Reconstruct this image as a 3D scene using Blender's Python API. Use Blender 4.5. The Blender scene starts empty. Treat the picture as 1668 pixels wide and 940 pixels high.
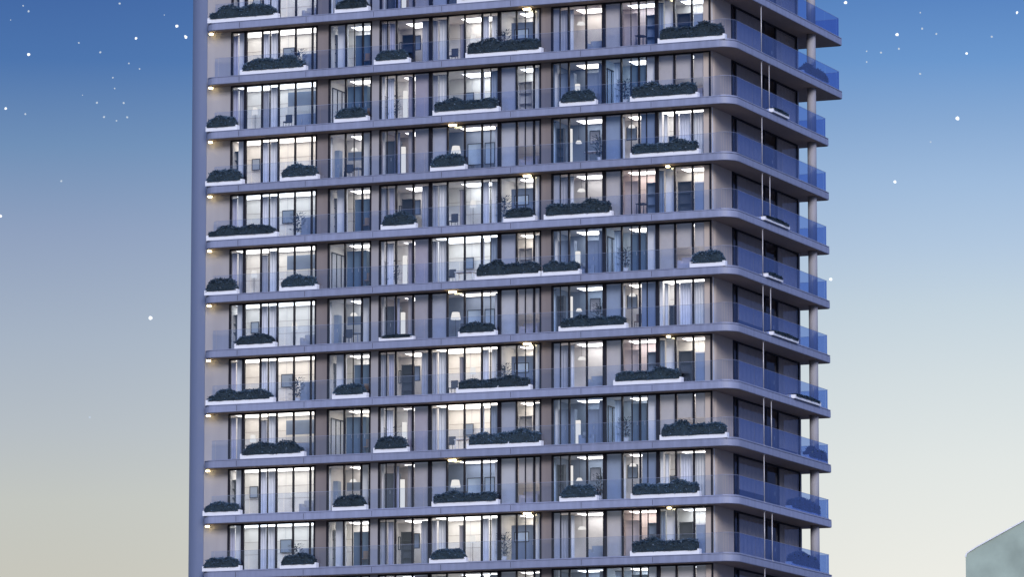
import bpy, math, random
from mathutils import Vector, Matrix, noise
random.seed(7)
PI = math.pi
scene = bpy.context.scene
COL = scene.collection

# ------------------------------------------------------------------ camera / render
cam = bpy.data.cameras.new('camera'); camo = bpy.data.objects.new('camera', cam); COL.objects.link(camo)
cam.sensor_width = 36; cam.lens = 186.44; cam.clip_end = 20000; cam.clip_start = 1
camo.location = (0, 0, 1.6); camo.rotation_euler = (PI/2 + math.radians(7.8726), 0, 0)
scene.camera = camo
scene.render.resolution_x = 1024; scene.render.resolution_y = 578
vs = scene.view_settings
vs.view_transform = 'Standard'; vs.look = 'None'; vs.exposure = 0.8; vs.gamma = 1; vs.use_curve_mapping = False
scene.cycles.use_denoising = True
scene.cycles.max_bounces = 8; scene.cycles.transparent_max_bounces = 24
scene.cycles.sample_clamp_indirect = 4

# ------------------------------------------------------------------ materials
def s2l(c): return c/12.92 if c <= .04045 else ((c+.055)/1.055)**2.4
def rgb(r, g, b): return (s2l(r/255), s2l(g/255), s2l(b/255), 1)

def mat(name, col, rough=.6, metal=0, var=.12, scale=3.0, spec=.5, streak=False):
    m = bpy.data.materials.new(name); m.use_nodes = True
    nt = m.node_tree; N = nt.nodes; L = nt.links
    b = N['Principled BSDF']
    b.inputs['Roughness'].default_value = rough; b.inputs['Metallic'].default_value = metal
    b.inputs['Specular IOR Level'].default_value = spec
    tc = N.new('ShaderNodeTexCoord'); mp = N.new('ShaderNodeMapping')
    if streak: mp.inputs['Scale'].default_value = (1, 1, .12)
    nz = N.new('ShaderNodeTexNoise'); nz.inputs['Scale'].default_value = scale; nz.inputs['Detail'].default_value = 6
    L.new(tc.outputs['Object'], mp.inputs['Vector']); L.new(mp.outputs['Vector'], nz.inputs['Vector'])
    mr = N.new('ShaderNodeMapRange'); mr.inputs['From Min'].default_value = .25; mr.inputs['From Max'].default_value = .75
    mr.inputs['To Min'].default_value = 1-var; mr.inputs['To Max'].default_value = 1+var
    L.new(nz.outputs['Fac'], mr.inputs['Value'])
    oi = N.new('ShaderNodeObjectInfo')
    mr2 = N.new('ShaderNodeMapRange'); mr2.inputs['To Min'].default_value = 1-var*.6; mr2.inputs['To Max'].default_value = 1+var*.6
    L.new(oi.outputs['Random'], mr2.inputs['Value'])
    mu = N.new('ShaderNodeMath'); mu.operation = 'MULTIPLY'
    L.new(mr.outputs['Result'], mu.inputs[0]); L.new(mr2.outputs['Result'], mu.inputs[1])
    vm = N.new('ShaderNodeVectorMath'); vm.operation = 'SCALE'
    vm.inputs[0].default_value = col[:3]; L.new(mu.outputs['Value'], vm.inputs['Scale'])
    L.new(vm.outputs['Vector'], b.inputs['Base Color'])
    bp = N.new('ShaderNodeBump'); bp.inputs['Strength'].default_value = .12; bp.inputs['Distance'].default_value = .02
    L.new(nz.outputs['Fac'], bp.inputs['Height']); L.new(bp.outputs['Normal'], b.inputs['Normal'])
    return m

def emit(name, col, strength):
    m = bpy.data.materials.new(name); m.use_nodes = True
    nt = m.node_tree; nt.nodes.clear()
    e = nt.nodes.new('ShaderNodeEmission'); e.inputs['Color'].default_value = (*col, 1); e.inputs['Strength'].default_value = strength
    o = nt.nodes.new('ShaderNodeOutputMaterial'); nt.links.new(e.outputs[0], o.inputs['Surface'])
    return m

def glass(name, tint, refl_tint, f0, f1, rough=.02):
    m = bpy.data.materials.new(name); m.use_nodes = True
    nt = m.node_tree; nt.nodes.clear(); N = nt.nodes; L = nt.links
    t = N.new('ShaderNodeBsdfTransparent'); t.inputs['Color'].default_value = (*tint, 1)
    g = N.new('ShaderNodeBsdfGlossy'); g.inputs['Color'].default_value = (*refl_tint, 1); g.inputs['Roughness'].default_value = rough
    lw = N.new('ShaderNodeLayerWeight'); lw.inputs['Blend'].default_value = .5
    mr = N.new('ShaderNodeMapRange'); mr.inputs['To Min'].default_value = f0; mr.inputs['To Max'].default_value = f1
    pw = N.new('ShaderNodeMath'); pw.operation = 'POWER'; pw.inputs[1].default_value = 2.0
    L.new(lw.outputs['Facing'], pw.inputs[0]); L.new(pw.outputs[0], mr.inputs['Value'])
    tc = N.new('ShaderNodeTexCoord'); nz = N.new('ShaderNodeTexNoise'); nz.inputs['Scale'].default_value = .9
    bp = N.new('ShaderNodeBump'); bp.inputs['Strength'].default_value = .03; bp.inputs['Distance'].default_value = .05
    L.new(tc.outputs['Object'], nz.inputs['Vector']); L.new(nz.outputs['Fac'], bp.inputs['Height']); L.new(bp.outputs['Normal'], g.inputs['Normal'])
    mx = N.new('ShaderNodeMixShader'); L.new(mr.outputs['Result'], mx.inputs[0]); L.new(t.outputs[0], mx.inputs[1]); L.new(g.outputs[0], mx.inputs[2])
    o = N.new('ShaderNodeOutputMaterial'); L.new(mx.outputs[0], o.inputs['Surface'])
    return m

M = {}
M['fascia'] = mat('fascia_paint', (.24, .262, .365), .45, var=.17, scale=2.6, streak=True)
M['soffit'] = mat('soffit_render', (.34, .25, .185), .8, var=.08)
M['wall'] = mat('beige_render', (.37, .35, .355), .75, var=.08, scale=1.5, streak=True)
M['brown'] = mat('brown_panel', (.22, .185, .175), .7, var=.12, scale=2, streak=True)
M['endwall'] = mat('sky_tinted_end', (.20, .235, .345), .42, metal=.25, var=.08, scale=.6, streak=True)  # blue of the reflected sky put into the end cap's colour
M['frame'] = mat('dark_frame', (.012, .011, .017), .5, var=.15, spec=.2)
M['white'] = mat('white_paint', (.80, .80, .82), .5, var=.03)
M['ceiling'] = mat('ceiling_white', (.78, .76, .73), .8, var=.03)
M['pole'] = mat('pale_metal', (.48, .46, .46), .35, metal=.2, var=.05)
M['column'] = mat('column_grey', (.31, .30, .32), .7, var=.08, streak=True)
M['soil'] = mat('soil', (.05, .04, .03), .9, var=.3)
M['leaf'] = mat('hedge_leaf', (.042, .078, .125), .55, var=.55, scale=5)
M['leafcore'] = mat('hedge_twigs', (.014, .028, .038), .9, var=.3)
M['window_glass'] = glass('window_glass', (.93, .95, .99), (.72, .82, 1), .10, .40)
M['side_glass'] = glass('side_window_glass', (.90, .91, .94), (.75, .80, .95), .05, .17)
M['corner'] = mat('beige_render_warmed', (.50, .42, .355), .75, var=.08, scale=1.5, streak=True)  # copy of the beige render, colour warmed to offset blue sky light
M['rail_glass'] = glass('balcony_glass', (.80, .86, .97), (.60, .72, 1), .06, .40)
M['blue_glass'] = glass('blue_balcony_glass', (.42, .55, .84), (.56, .67, .98), .12, .56, .04)
# interior finishes
INT = {'cream': (.75, .73, .69), 'white': (.80, .79, .78), 'grey': (.42, .42, .46), 'greybeige': (.56, .54, .53), 'brown': (.42, .37, .36),
       'slate': (.19, .24, .33), 'teal': (.085, .14, .20), 'dark': (.045, .05, .065), 'lilac': (.46, .45, .55), 'mauve': (.44, .38, .40),
       'pink': (.58, .49, .48), 'beige': (.56, .50, .45), 'paleblue': (.45, .55, .66), 'bluegrey': (.28, .33, .42), 'sheer': (.78, .78, .82), 'wood': (.25, .16, .10), 'slateblue': (.20, .25, .36)}
for k, v in INT.items(): M['i_'+k] = mat('interior_'+k, v, .75, var=.06, scale=2.5)
M['i_blind'] = mat('brown_blind', (.40, .33, .275), .8, var=.06, scale=2.5)  # brown roller blinds of the side windows
M['em_hi'] = emit('lamp_panel_bright', (1, .96, .91), 2.4)
M['em_mid'] = emit('lamp_panel_medium', (1, .96, .92), 4.2)
M['em_lo'] = emit('lamp_panel_dim', (1, .96, .93), 3.0)
for nm, st in (('hi', 2.4), ('mid', 4.2), ('lo', 3.0)):
    M['em_%s_warm' % nm] = emit('warm_lamp_panel', (1, .91, .81), st); M['em_%s_cool' % nm] = emit('cool_lamp_panel', (.90, .95, 1), st*.85)
M['em_shade'] = emit('lamp_shade_glow', (1, .95, .88), .55)
M['em_soffit'] = emit('soffit_lamp_glow', (1, .80, .42), 9.0)
M['em_star'] = emit('star_light', (.93, .97, 1), .75)
M['em_star_dim'] = emit('faint_star_light', (.72, .84, 1), .42)
M['em_screen'] = emit('screen_glow', (.72, .80, 1), .55)

# ------------------------------------------------------------------ mesh builder
class MB:
    def __init__(s): s.v = []; s.f = []; s.mi = []; s.mats = []; s.sm = []
    def m(s, mt):
        if mt not in s.mats: s.mats.append(mt)
        return s.mats.index(mt)
    def face(s, pts, mt, smooth=False):
        b = len(s.v); s.v += [tuple(p) for p in pts]; s.f.append(tuple(range(b, b+len(pts)))); s.mi.append(s.m(mt)); s.sm.append(smooth)
    def box(s, x0, x1, y0, y1, z0, z1, mt, bev=0):
        if x0 > x1: x0, x1 = x1, x0
        b = len(s.v)
        c = min(bev, (x1-x0)*.4, (y1-y0)*.4)
        if c > 0: ring = [(x0+c, y0), (x1-c, y0), (x1, y0+c), (x1, y1-c), (x1-c, y1), (x0+c, y1), (x0, y1-c), (x0, y0+c)]
        else: ring = [(x0, y0), (x1, y0), (x1, y1), (x0, y1)]
        s.prism(ring, z0, z1, mt)
    def prism(s, ring, z0, z1, mt, mtop=None, mbot=None, smooth=False):
        b = len(s.v); n = len(ring)
        s.v += [(x, y, z0) for x, y in ring] + [(x, y, z1) for x, y in ring]
        for i in range(n):
            j = (i+1) % n
            s.f.append((b+i, b+j, b+n+j, b+n+i)); s.mi.append(s.m(mt)); s.sm.append(smooth)
        s.f.append(tuple(b+n+i for i in range(n))); s.mi.append(s.m(mtop or mt)); s.sm.append(False)
        s.f.append(tuple(b+i for i in reversed(range(n)))); s.mi.append(s.m(mbot or mt)); s.sm.append(False)
    def cyl(s, x, y, r, z0, z1, mt, n=12, r1=None):
        r1 = r if r1 is None else r1
        b = len(s.v)
        s.v += [(x+r*math.cos(2*PI*i/n), y+r*math.sin(2*PI*i/n), z0) for i in range(n)] + [(x+r1*math.cos(2*PI*i/n), y+r1*math.sin(2*PI*i/n), z1) for i in range(n)]
        for i in range(n):
            j = (i+1) % n; s.f.append((b+i, b+j, b+n+j, b+n+i)); s.mi.append(s.m(mt)); s.sm.append(True)
        s.f.append(tuple(b+n+i for i in range(n))); s.mi.append(s.m(mt)); s.sm.append(False)
        s.f.append(tuple(b+i for i in reversed(range(n)))); s.mi.append(s.m(mt)); s.sm.append(False)
    def bar(s, p, q, w, mt):
        p = Vector(p); q = Vector(q); d = (q-p).normalized()
        u = d.cross(Vector((0, 0, 1)));  u = u.normalized() if u.length > .01 else Vector((1, 0, 0)); w2 = d.cross(u)
        c = [(-1, -1), (1, -1), (1, 1), (-1, 1)]; b = len(s.v)
        for e in (p, q):
            for a, k in c: s.v.append(tuple(e+u*a*w/2+w2*k*w/2))
        for i in range(4):
            j = (i+1) % 4; s.f.append((b+i, b+j, b+4+j, b+4+i)); s.mi.append(s.m(mt)); s.sm.append(False)
        s.f.append((b+3, b+2, b+1, b)); s.f.append((b+4, b+5, b+6, b+7)); s.mi += [s.m(mt)]*2; s.sm += [False]*2
    def mesh(s, name):
        me = bpy.data.meshes.new(name); me.from_pydata(s.v, [], s.f)
        for mt in s.mats: me.materials.append(M[mt])
        me.polygons.foreach_set('material_index', s.mi); me.polygons.foreach_set('use_smooth', s.sm); me.update()
        return me

def obj(name, me, parent=None, loc=(0, 0, 0)):
    if isinstance(me, MB): me = me.mesh(name)
    o = bpy.data.objects.new(name, me); COL.objects.link(o); o.location = loc
    if parent is not None: o.parent = parent
    return o
def tag(o, label=None, cat=None, group=None, kind=None):
    if label: o['label'] = label
    if cat: o['category'] = cat
    if group: o['group'] = group
    if kind: o['kind'] = kind
    return o

# ------------------------------------------------------------------ tower frame
PHI = .394613; ORG = Vector((12.6865, 299.918, 0))
ROT = Matrix.Rotation(-PHI, 4, 'Z')
def world(x, y, z): return ORG + (ROT @ Vector((x, y, z)))
tower = bpy.data.objects.new('apartment_tower', None); COL.objects.link(tower)
tower.location = ORG; tower.rotation_euler = (0, 0, -PHI)
tag(tower, 'tall glass apartment tower with curved grey slab edges and planted balconies', 'building')

H = 3.3; Z6 = 43.964; T = .47
def zs(n): return Z6 + (6-n)*H            # underside of slab n
def zf(n): return zs(n) + T               # floor of storey n
CL = H - T                                # clear height
SET = .9; INS = 1.6                       # set-back of the glazing, front and side
MOD = 1.098; GX0 = -31.39
def gx(j, d=0.0): return GX0 + MOD*(j - .38*d)
ROWS = list(range(0, 12))
DEEP = 16.8
def depth_of(n): return 19.4 if n <= 2 else DEEP
ordinal = ['top', 'second', 'third', 'fourth', 'fifth', 'sixth', 'seventh', 'eighth', 'ninth', 'tenth', 'eleventh', 'lowest']
def storey(r): return ('the %s visible storey' % ordinal[r])

def arc(cx, cy, r, a0, a1, n=10):
    return [(cx+r*math.cos(math.radians(a0+(a1-a0)*i/n)), cy+r*math.sin(math.radians(a0+(a1-a0)*i/n))) for i in range(n+1)]
def slab_ring(dep, off=0.0):
    r = 1.0; x0 = -33.75+off; x1 = -off; y0 = off; y1 = dep-off
    ring = arc(x0+.7, y0+.7, .7, 180, 270, 6)
    ring += arc(x1-r, y0+r, r, 270, 360, 14)
    ring += arc(x1-.25, y1-.25, .25, 0, 90, 4)
    ring += [(x0, y1)]
    return ring

def slab_mesh(dep):
    mb = MB()
    prof = [(.035, 0), (.006, .02), (0, .05), (0, .385), (.035, .39), (.035, .425), (.0, .43), (.0, T)]
    rings = [(slab_ring(dep, o), z) for o, z in prof]
    n = len(rings[0][0])
    for (ra, za), (rb, zb) in zip(rings, rings[1:]):
        b = len(mb.v); mb.v += [(x, y, za) for x, y in ra] + [(x, y, zb) for x, y in rb]
        for i in range(n):
            j = (i+1) % n; mb.f.append((b+i, b+j, b+n+j, b+n+i)); mb.mi.append(mb.m('fascia')); mb.sm.append(False)
    mb.face([(x, y, T) for x, y in rings[-1][0]], 'fascia')
    mb.face([(x, y, 0) for x, y in reversed(rings[0][0])], 'soffit')
    for x in [-31.4+4.392*q for q in range(7)]:
        mb.box(x-.012, x+.012, -.004, .03, .06, .38, 'frame')
    return mb.mesh('floor_slab')
slabA, slabB = slab_mesh(19.4), slab_mesh(DEEP)
for n in range(0, 13):
    o = obj('floor_slab', slabA if n <= 2 else slabB, tower, (0, 0, zs(n)))

# ------------------------------------------------------------------ walls of the tower
BODY = 15.8
mb = MB()     # rounded left end running through all storeys
ring = [(gx(-.88), SET+.02)] + list(reversed(arc(-35.25+.9, SET+.9+.02, .9, 180, 270, 10))) 
ring = [(gx(-.88), SET+.02), (gx(-.88), SET+.5), (-34.2, SET+.5), (-34.2, BODY), (-35.25, BODY)] + arc(-35.25+.9, SET+.92, .9, 180, 270, 10)
mb.prism(ring, zs(13), zs(0)+T-.01, 'wall', smooth=False)
obj('end_wall', mb, tower)
mb = MB()     # curved left end cap, coloured bluish to stand for reflected sky
outer = [(-35.27, 9.0)] + arc(-35.27+.92, SET+.90, .92, 180, 270, 12) + [(-33.95, SET-.02)]
for k in range(len(outer)-1):
    (xa, ya), (xb, yb) = outer[k], outer[k+1]
    mb.face([(xa, ya, zs(13)), (xb, yb, zs(13)), (xb, yb, zs(0)+T), (xa, ya, zs(0)+T)], 'endwall', True)
mb.face([(outer[-1][0], outer[-1][1], zs(13)), (outer[-1][0]+.0, outer[-1][1]+.035, zs(13)), (outer[-1][0]+.0, outer[-1][1]+.035, zs(0)+T), (outer[-1][0], outer[-1][1], zs(0)+T)], 'endwall')
obj('end_cap', mb, tower)
mb = MB(); mb.box(-34.2, -INS-.31, BODY-.3, BODY, zs(13), zs(0)+T-.01, 'wall'); obj('rear_wall', mb, tower)
mb = MB()     # plain storeys below the picture, down to the ground
for k in range(6):
    z = zs(13) - k*H
    if z < .3: break
    mb.prism(slab_ring(DEEP), z, z+T, 'fascia')
mb.box(-35.0, -INS, SET+.05, BODY, 0, zs(13)-.004, 'slatebase' if 'slatebase' in M else 'i_slate')
obj('tower_base', mb, tower)
# parapet on the roof slab
mb = MB(); rr = slab_ring(19.4, .4)
for k in range(len(rr)):
    a, b2 = rr[k], rr[(k+1) % len(rr)]
    mb.face([(a[0], a[1], zs(0)+T), (b2[0], b2[1], zs(0)+T), (b2[0], b2[1], zs(0)+T+1.1), (a[0], a[1], zs(0)+T+1.1)], 'fascia')
obj('parapet', mb, tower)

# corner wall with a rounded corner, per storey
CW = 4.05
mb = MB()
x1 = -INS; r = .55; xl = gx(27)+.06
ring = [(xl, SET)] + arc(x1-r, SET+r, r, 270, 360, 8) + [(x1, CW), (x1-.3, CW), (x1-.3, SET+r+.3), (xl, SET+.3)]
mb.prism(ring, 0.002, CL-.002, 'corner')
corner_me = mb.mesh('corner_wall')
PIERS = [(4.32, 4.98, 'brown', .0), (7.55, 8.0, 'wall', .0), (17.42, 18.0, 'brown', .0)]
pier_me = []
for a, b2, mt, d in PIERS:
    mb = MB(); mb.box(gx(a), gx(b2), SET-.02, SET+.45, .002, CL-.002, mt); pier_me.append(mb.mesh('wall_pier'))
for r in ROWS:
    obj('corner_wall', corner_me, tower, (0, 0, zf(r+1)))
    for me in pier_me: obj('wall_pier', me, tower, (0, 0, zf(r+1)))

# ------------------------------------------------------------------ windows (eight bays a storey)
BAYS = [(-.88, 4.32), (4.98, 7.55), (8, 11), (11, 15), (15, 17.42), (18, 21), (21, 24), (24, 27.05)]
BAYNAME = ['leftmost window bay', 'second window bay from the left', 'third window bay from the left', 'fourth window bay from the left',
           'fourth window bay from the rounded corner', 'third window bay from the rounded corner', 'second window bay from the rounded corner',
           'window bay next to the rounded corner']
def window_meshes(a, b2):
    fr = MB(); pn = MB()
    x0, x1 = gx(a), gx(b2)
    fr.box(x0, x1, SET-.03, SET+.09, .004, .07, 'frame'); fr.box(x0, x1, SET-.03, SET+.09, CL-.09, CL-.004, 'frame')
    js = [a] + [j for j in range(math.ceil(a+.3), math.floor(b2-.2)+1)] + [b2]
    for i, j in enumerate(js):
        w = .10 if i in (0, len(js)-1) else .088
        if j == 1 and a < 0: fr.box(gx(1.47)-.025, gx(1.47)+.025, SET-.02, SET+.06, .07, CL-.09, 'frame')
        x = gx(j); 
        if i == 0: x += w/2
        if i == len(js)-1: x -= w/2
        if a < 0 and j == 0: w = .17
        fr.box(x-w/2, x+w/2, SET-.06, SET+.10, .07, CL-.09, 'frame')
    for j in (8.45, 14.5, 18.5, 22.55, 23.42, 6.5, 16.5):          # thin intermediate bars of the sliding leaves
        if a < j < b2: fr.box(gx(j)-.02, gx(j)+.02, SET-.02, SET+.06, .07, CL-.09, 'frame')
    for p, q in zip(js, js[1:]):
        t = random.uniform(-.004, .004)
        pn.face([(gx(p)+.05, SET+.02+t, .06), (gx(q)-.05, SET+.02-t, .06), (gx(q)-.05, SET+.02-t, CL-.08), (gx(p)+.05, SET+.02+t, CL-.08)], 'window_glass')
    return fr.mesh('window'), pn.mesh('pane')
WME = [window_meshes(a, b2) for a, b2 in BAYS]

# rooms: (wall colour, depth, light) for each bay in the three storey layouts that alternate up the tower
TYPE = {1: 'A', 4: 'A', 7: 'A', 10: 'A', 2: 'B', 5: 'B', 8: 'B', 11: 'B', 0: 'C', 3: 'C', 6: 'C', 9: 'C'}
ROOM = {'A': [('cream', 2.0, 'hi'), ('cream', 2.4, 'mid'), ('greybeige', 3.0, 'lo'), ('cream', 2.6, 'hi'), ('cream', 2.2, 'mid'), ('greybeige', 2.6, 'mid'), ('pink', 2.2, 'mid'), ('cream', 2.2, 'mid')],
        'B': [('cream', 2.0, 'hi'), ('cream', 2.2, 'mid'), ('white', 2.4, 'mid'), ('cream', 2.8, 'hi'), ('cream', 2.4, 'mid'), ('slate', 2.6, 'lo'), ('paleblue', 2.6, 'mid'), ('beige', 1.8, 'mid')],
        'C': [('cream', 2.0, 'hi'), ('greybeige', 2.6, 'mid'), ('brown', 2.8, 'lo'), ('slateblue', 2.2, 'lo'), ('beige', 2.0, 'lo'), ('slate', 2.6, 'lo'), ('greybeige', 2.4, 'mid'), ('white', 2.0, 'hi')]}
def room_mesh(a, b2, wall, dep, k):
    mb = MB(); x0, x1 = gx(a)+.02, gx(b2)-.02; w = 'i_'+wall
    y0, y1 = SET+.12, SET+dep
    mb.box(x0-.06, x0, y0, y1, .003, CL-.003, w)
    mb.box(x1, x1+.035, y0, y1, .003, CL-.003, w)
    mb.box(x0, x1, y1, y1+.1, .003, CL-.003, w)
    mb.box(x0, x1, y0, y1, CL-.05, CL-.004, 'ceiling')
    mb.box(x0, x1, y0, y1, .003, .04, 'i_wood')
    mb.box(x0, x1, y1-.02, y1, .04, .14, 'i_white')
    if wall in ('cream', 'white', 'beige', 'pink'):       # panel joints on the wall
        for z in (1.15, 1.9): mb.box(x0, x1, y1-.012, y1, z, z+.022, 'i_brown')
        nn = max(2, int((x1-x0)/1.3))
        for q in range(1, nn): mb.box(x0+(x1-x0)*q/nn-.008, x0+(x1-x0)*q/nn+.008, y1-.010, y1, .14, CL-.05, 'i_grey')
    return mb.mesh('room_shell')
def light_mesh(a, b2, dep, lv):
    mb = MB(); xc = gx((a+b2)/2); w = (b2-a)*MOD*.46; y = SET+.32; e = dep-.55
    if not lv.startswith('hi'): xc += w*.25; w *= .62; y = SET+dep*.42; e = dep*.5
    mb.box(xc-w, xc+w, y, y+e, CL-.072, CL-.052, 'white')
    mb.face([(xc-w+.03, y+.03, CL-.075), (xc-w+.03, y+e-.03, CL-.075), (xc+w-.03, y+e-.03, CL-.075), (xc+w-.03, y+.03, CL-.075)], 'em_'+lv)
    return mb.mesh('ceiling_light')
RM = {}
for t in 'ABC':
    for k, (a, b2) in enumerate(BAYS):
        w, d, lv = ROOM[t][k]
        RM[t, k] = room_mesh(a, b2, w, d, k)
        for l in ('hi', 'mid', 'lo'):
            for v in ('', '_warm', '_cool'): RM[t, k, l+v] = light_mesh(a, b2, d, l+v)
WIN = {}
rl = random.Random(3)
for r in ROWS:
    t = TYPE[r]; z = zf(r+1)
    for k in range(8):
        o = obj('window', WME[k][0], tower, (0, 0, z)); obj('pane', WME[k][1], o); WIN[r, k] = o
        obj('room_shell', RM[t, k], tower, (0, 0, z))
        lv = ROOM[t][k][2]
        if rl.random() < .18: lv = {'hi': 'mid', 'mid': 'lo', 'lo': 'mid'}[lv]
        lv += rl.choice(['', '', '_warm', '_cool'])
        obj('ceiling_light', RM[t, k, lv], tower, (0, 0, z))

# fixed fittings belonging to the windows / the tower
def bay_of(j):
    for k, (a, b2) in enumerate(BAYS):
        if a-.05 <= j <= b2+.05: return k
BLINDS = {'A': [(21.04, 22, 0, 2.68, 'beige'), (26.05, 27, .05, 1.75, 'bluegrey'), (18.05, 18.45, 0, 2.68, 'grey')],
          'B': [(10.05, 10.95, .05, 2.68, 'mauve'), (24.08, 25, 0, 2.68, 'beige'), (25.05, 26, 1.35, 2.68, 'beige'), (26.05, 26.98, 1.35, 2.68, 'beige'), (15.05, 15.95, .05, 2.68, 'grey')],
          'C': [(10.05, 10.95, .05, 2.68, 'brown'), (11.05, 12, .05, 2.68, 'grey'), (15.05, 16, .05, 2.68, 'greybeige'), (16.05, 17.35, 1.3, 2.68, 'beige'), (21.05, 22, .05, 2.68, 'bluegrey'), (23.05, 23.95, .05, 2.68, 'slateblue')]}
COLS = {'A': [(-.42, -.06, .35, 'white'), (5.5, 6.0, .5, 'white'), (17.08, 17.4, .4, 'white'), (24.5, 25.0, .45, 'white')],
        'B': [(8.05, 8.3, .4, 'white'), (18.1, 18.35, .5, 'white'), (23.4, 23.97, .3, 'white')],
        'C': [(-.42, -.06, .35, 'white'), (7.0, 7.4, .5, 'cream'), (8.05, 8.3, .5, 'cream'), (15.6, 15.85, .25, 'white'), (24.04, 24.3, .3, 'white')]}
BM = {}
for t in 'ABC':
    for q, (a, b2, z0, z1, c) in enumerate(BLINDS[t]):
        mb = MB(); y = SET+.15
        mb.box(gx(a), gx(b2), y, y+.012, z0+.03, z1, 'i_'+c); mb.box(gx(a), gx(b2), y-.012, y+.024, z0, z0+.03, 'i_'+c); mb.cyl(0, 0, .001, 0, .001, 'i_'+c, 3)
        mb.box(gx(a)-.01, gx(b2)+.01, y-.03, y+.05, z1, min(z1+.07, CL-.06), 'i_white')
        BM[t, q] = mb.mesh('roller_blind')
    for q, (a, b2, d, c) in enumerate(COLS[t]):
        mb = MB(); mb.box(gx(a, d), gx(b2, d), SET+d, SET+d+.3, .045, CL-.055, 'i_'+c); BM[t, 'c', q] = mb.mesh('room_pillar')
for r in ROWS:
    t = TYPE[r]
    for q, bl in enumerate(BLINDS[t]): obj('roller_blind', BM[t, q], WIN[r, bay_of(bl[0]+.3)])
    for q, c in enumerate(COLS[t]): obj('room_pillar', BM[t, 'c', q], tower, (0, 0, zf(r+1)))

# soffit lamps
def lamp_mesh(w):
    mb = MB(); mb.box(-w/2-.03, w/2+.03, -.12, .12, -.06, -.003, 'white'); mb.box(-w/2, w/2, -.09, .09, -.14, -.06, 'em_soffit'); return mb.mesh('soffit_lamp')
LM1, LM2 = lamp_mesh(.18), lamp_mesh(.42)
for r in ROWS:
    z = zf(r+1)+CL
    obj('soffit_lamp', LM1, tower, (gx(-1.95), .55, z))
    if TYPE[r] == 'C': obj('soffit_lamp', LM2, tower, (gx(12.45), .5, z))
    if TYPE[r] == 'A': obj('soffit_lamp', LM2, tower, (gx(16.75), .5, z)); obj('soffit_lamp', LM1, tower, (gx(24.75), .5, z))

# ------------------------------------------------------------------ right-hand face
def side_meshes():
    out = {}
    fr = MB(); pn = MB()
    def leaf(fr, pn, t0, t1, gl='side_glass'):
        X = -INS
        for t in (t0, t1-.08): fr.box(X-.06, X+.04, t, t+.08, .01, CL-.01, 'frame')
        fr.box(X-.06, X+.04, t0+.08, t1-.08, .01, .09, 'frame'); fr.box(X-.06, X+.04, t0+.08, t1-.08, CL-.10, CL-.01, 'frame')
        pn.face([(X, t0+.06, .06), (X, t1-.06, .06), (X, t1-.06, CL-.08), (X, t0+.06, CL-.08)], gl)
    a = MB(); p = MB(); leaf(a, p, CW+.02, 4.8); leaf(a, p, 4.8, 9.6); out['w1'] = (a.mesh('side_window'), p.mesh('pane'))
    a = MB(); p = MB(); leaf(a, p, 9.62, 11.7); a.bar((-INS+.06, 10.9, 1.0), (-INS+.06, 10.9, 1.2), .03, 'pole'); out['door'] = (a.mesh('balcony_door'), p.mesh('pane'))
    a = MB(); p = MB(); leaf(a, p, 11.72, 15.5); out['w2'] = (a.mesh('side_window'), p.mesh('pane'))
    for nm, t0, t1, zz in (('b1', 4.9, 9.5, .08), ('b1h', 4.9, 9.5, .9), ('b2', 11.85, 15.4, .08), ('b2h', 11.85, 15.4, .7)):
        mb = MB(); X = -INS-.12
        n = 24                                         # gently waving fabric
        mb.box(X-.03, X+.05, t0, t1, CL-.16, CL-.10, 'i_blind')
        for q in range(n):
            ya, yb = t0+(t1-t0)*q/n, t0+(t1-t0)*(q+1)/n
            xa, xb = X+.018*math.sin(q*1.7), X+.018*math.sin((q+1)*1.7)
            mb.face([(xa, ya, zz), (xb, yb, zz), (xb, yb, CL-.16), (xa, ya, CL-.16)], 'i_blind', True)
        mb.box(X-.02, X+.02, t0, t1, zz-.03, zz, 'i_blind')
        out[nm] = mb.mesh('roller_blind')
    mb = MB(); mb.box(-INS-.3, -INS, 15.5, BODY, .002, CL-.002, 'wall'); mb.box(-INS-3.0, -INS-2.9, CW, 15.4, .003, CL-.003, 'i_slate'); mb.box(-INS-2.9, -INS-.3, CW+.05, CW+.1, .003, CL-.003, 'i_slate')
    out['jamb'] = mb.mesh('side_wall')
    mb = MB(); mb.cyl(-.5, 15.0, .27, .002, CL-.002, 'column', 20); out['col'] = mb.mesh('column')
    mb = MB(); mb.cyl(0, 0, .032, .002, CL-.002, 'pole', 10); mb.cyl(0, 0, .1, .002, .04, 'pole', 10); mb.cyl(0, 0, .08, CL-.05, CL-.002, 'pole', 10); out['pole'] = mb.mesh('pole')
    return out
SM = side_meshes()
for r in ROWS:
    z = zf(r+1); L3 = (0, 0, z)
    for nm, kind, bl in (('w1', 'side_window', 'b1' if r % 3 else 'b1h'), ('door', 'balcony_door', None), ('w2', 'side_window', 'b2' if r % 4 else 'b2h')):
        o = obj(kind, SM[nm][0], tower, L3); obj('pane', SM[nm][1], o)
        if bl: obj('roller_blind', SM[bl], o)
    obj('side_wall', SM['jamb'], tower, L3); obj('column', SM['col'], tower, L3)
    obj('pole', SM['pole'], tower, (-.14, 5.2, z))
    if r in (2, 4, 6, 8, 10): obj('pole', SM['pole'], tower, (-.14, 6.5 if r % 2 == 0 else 7.6, z))

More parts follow.
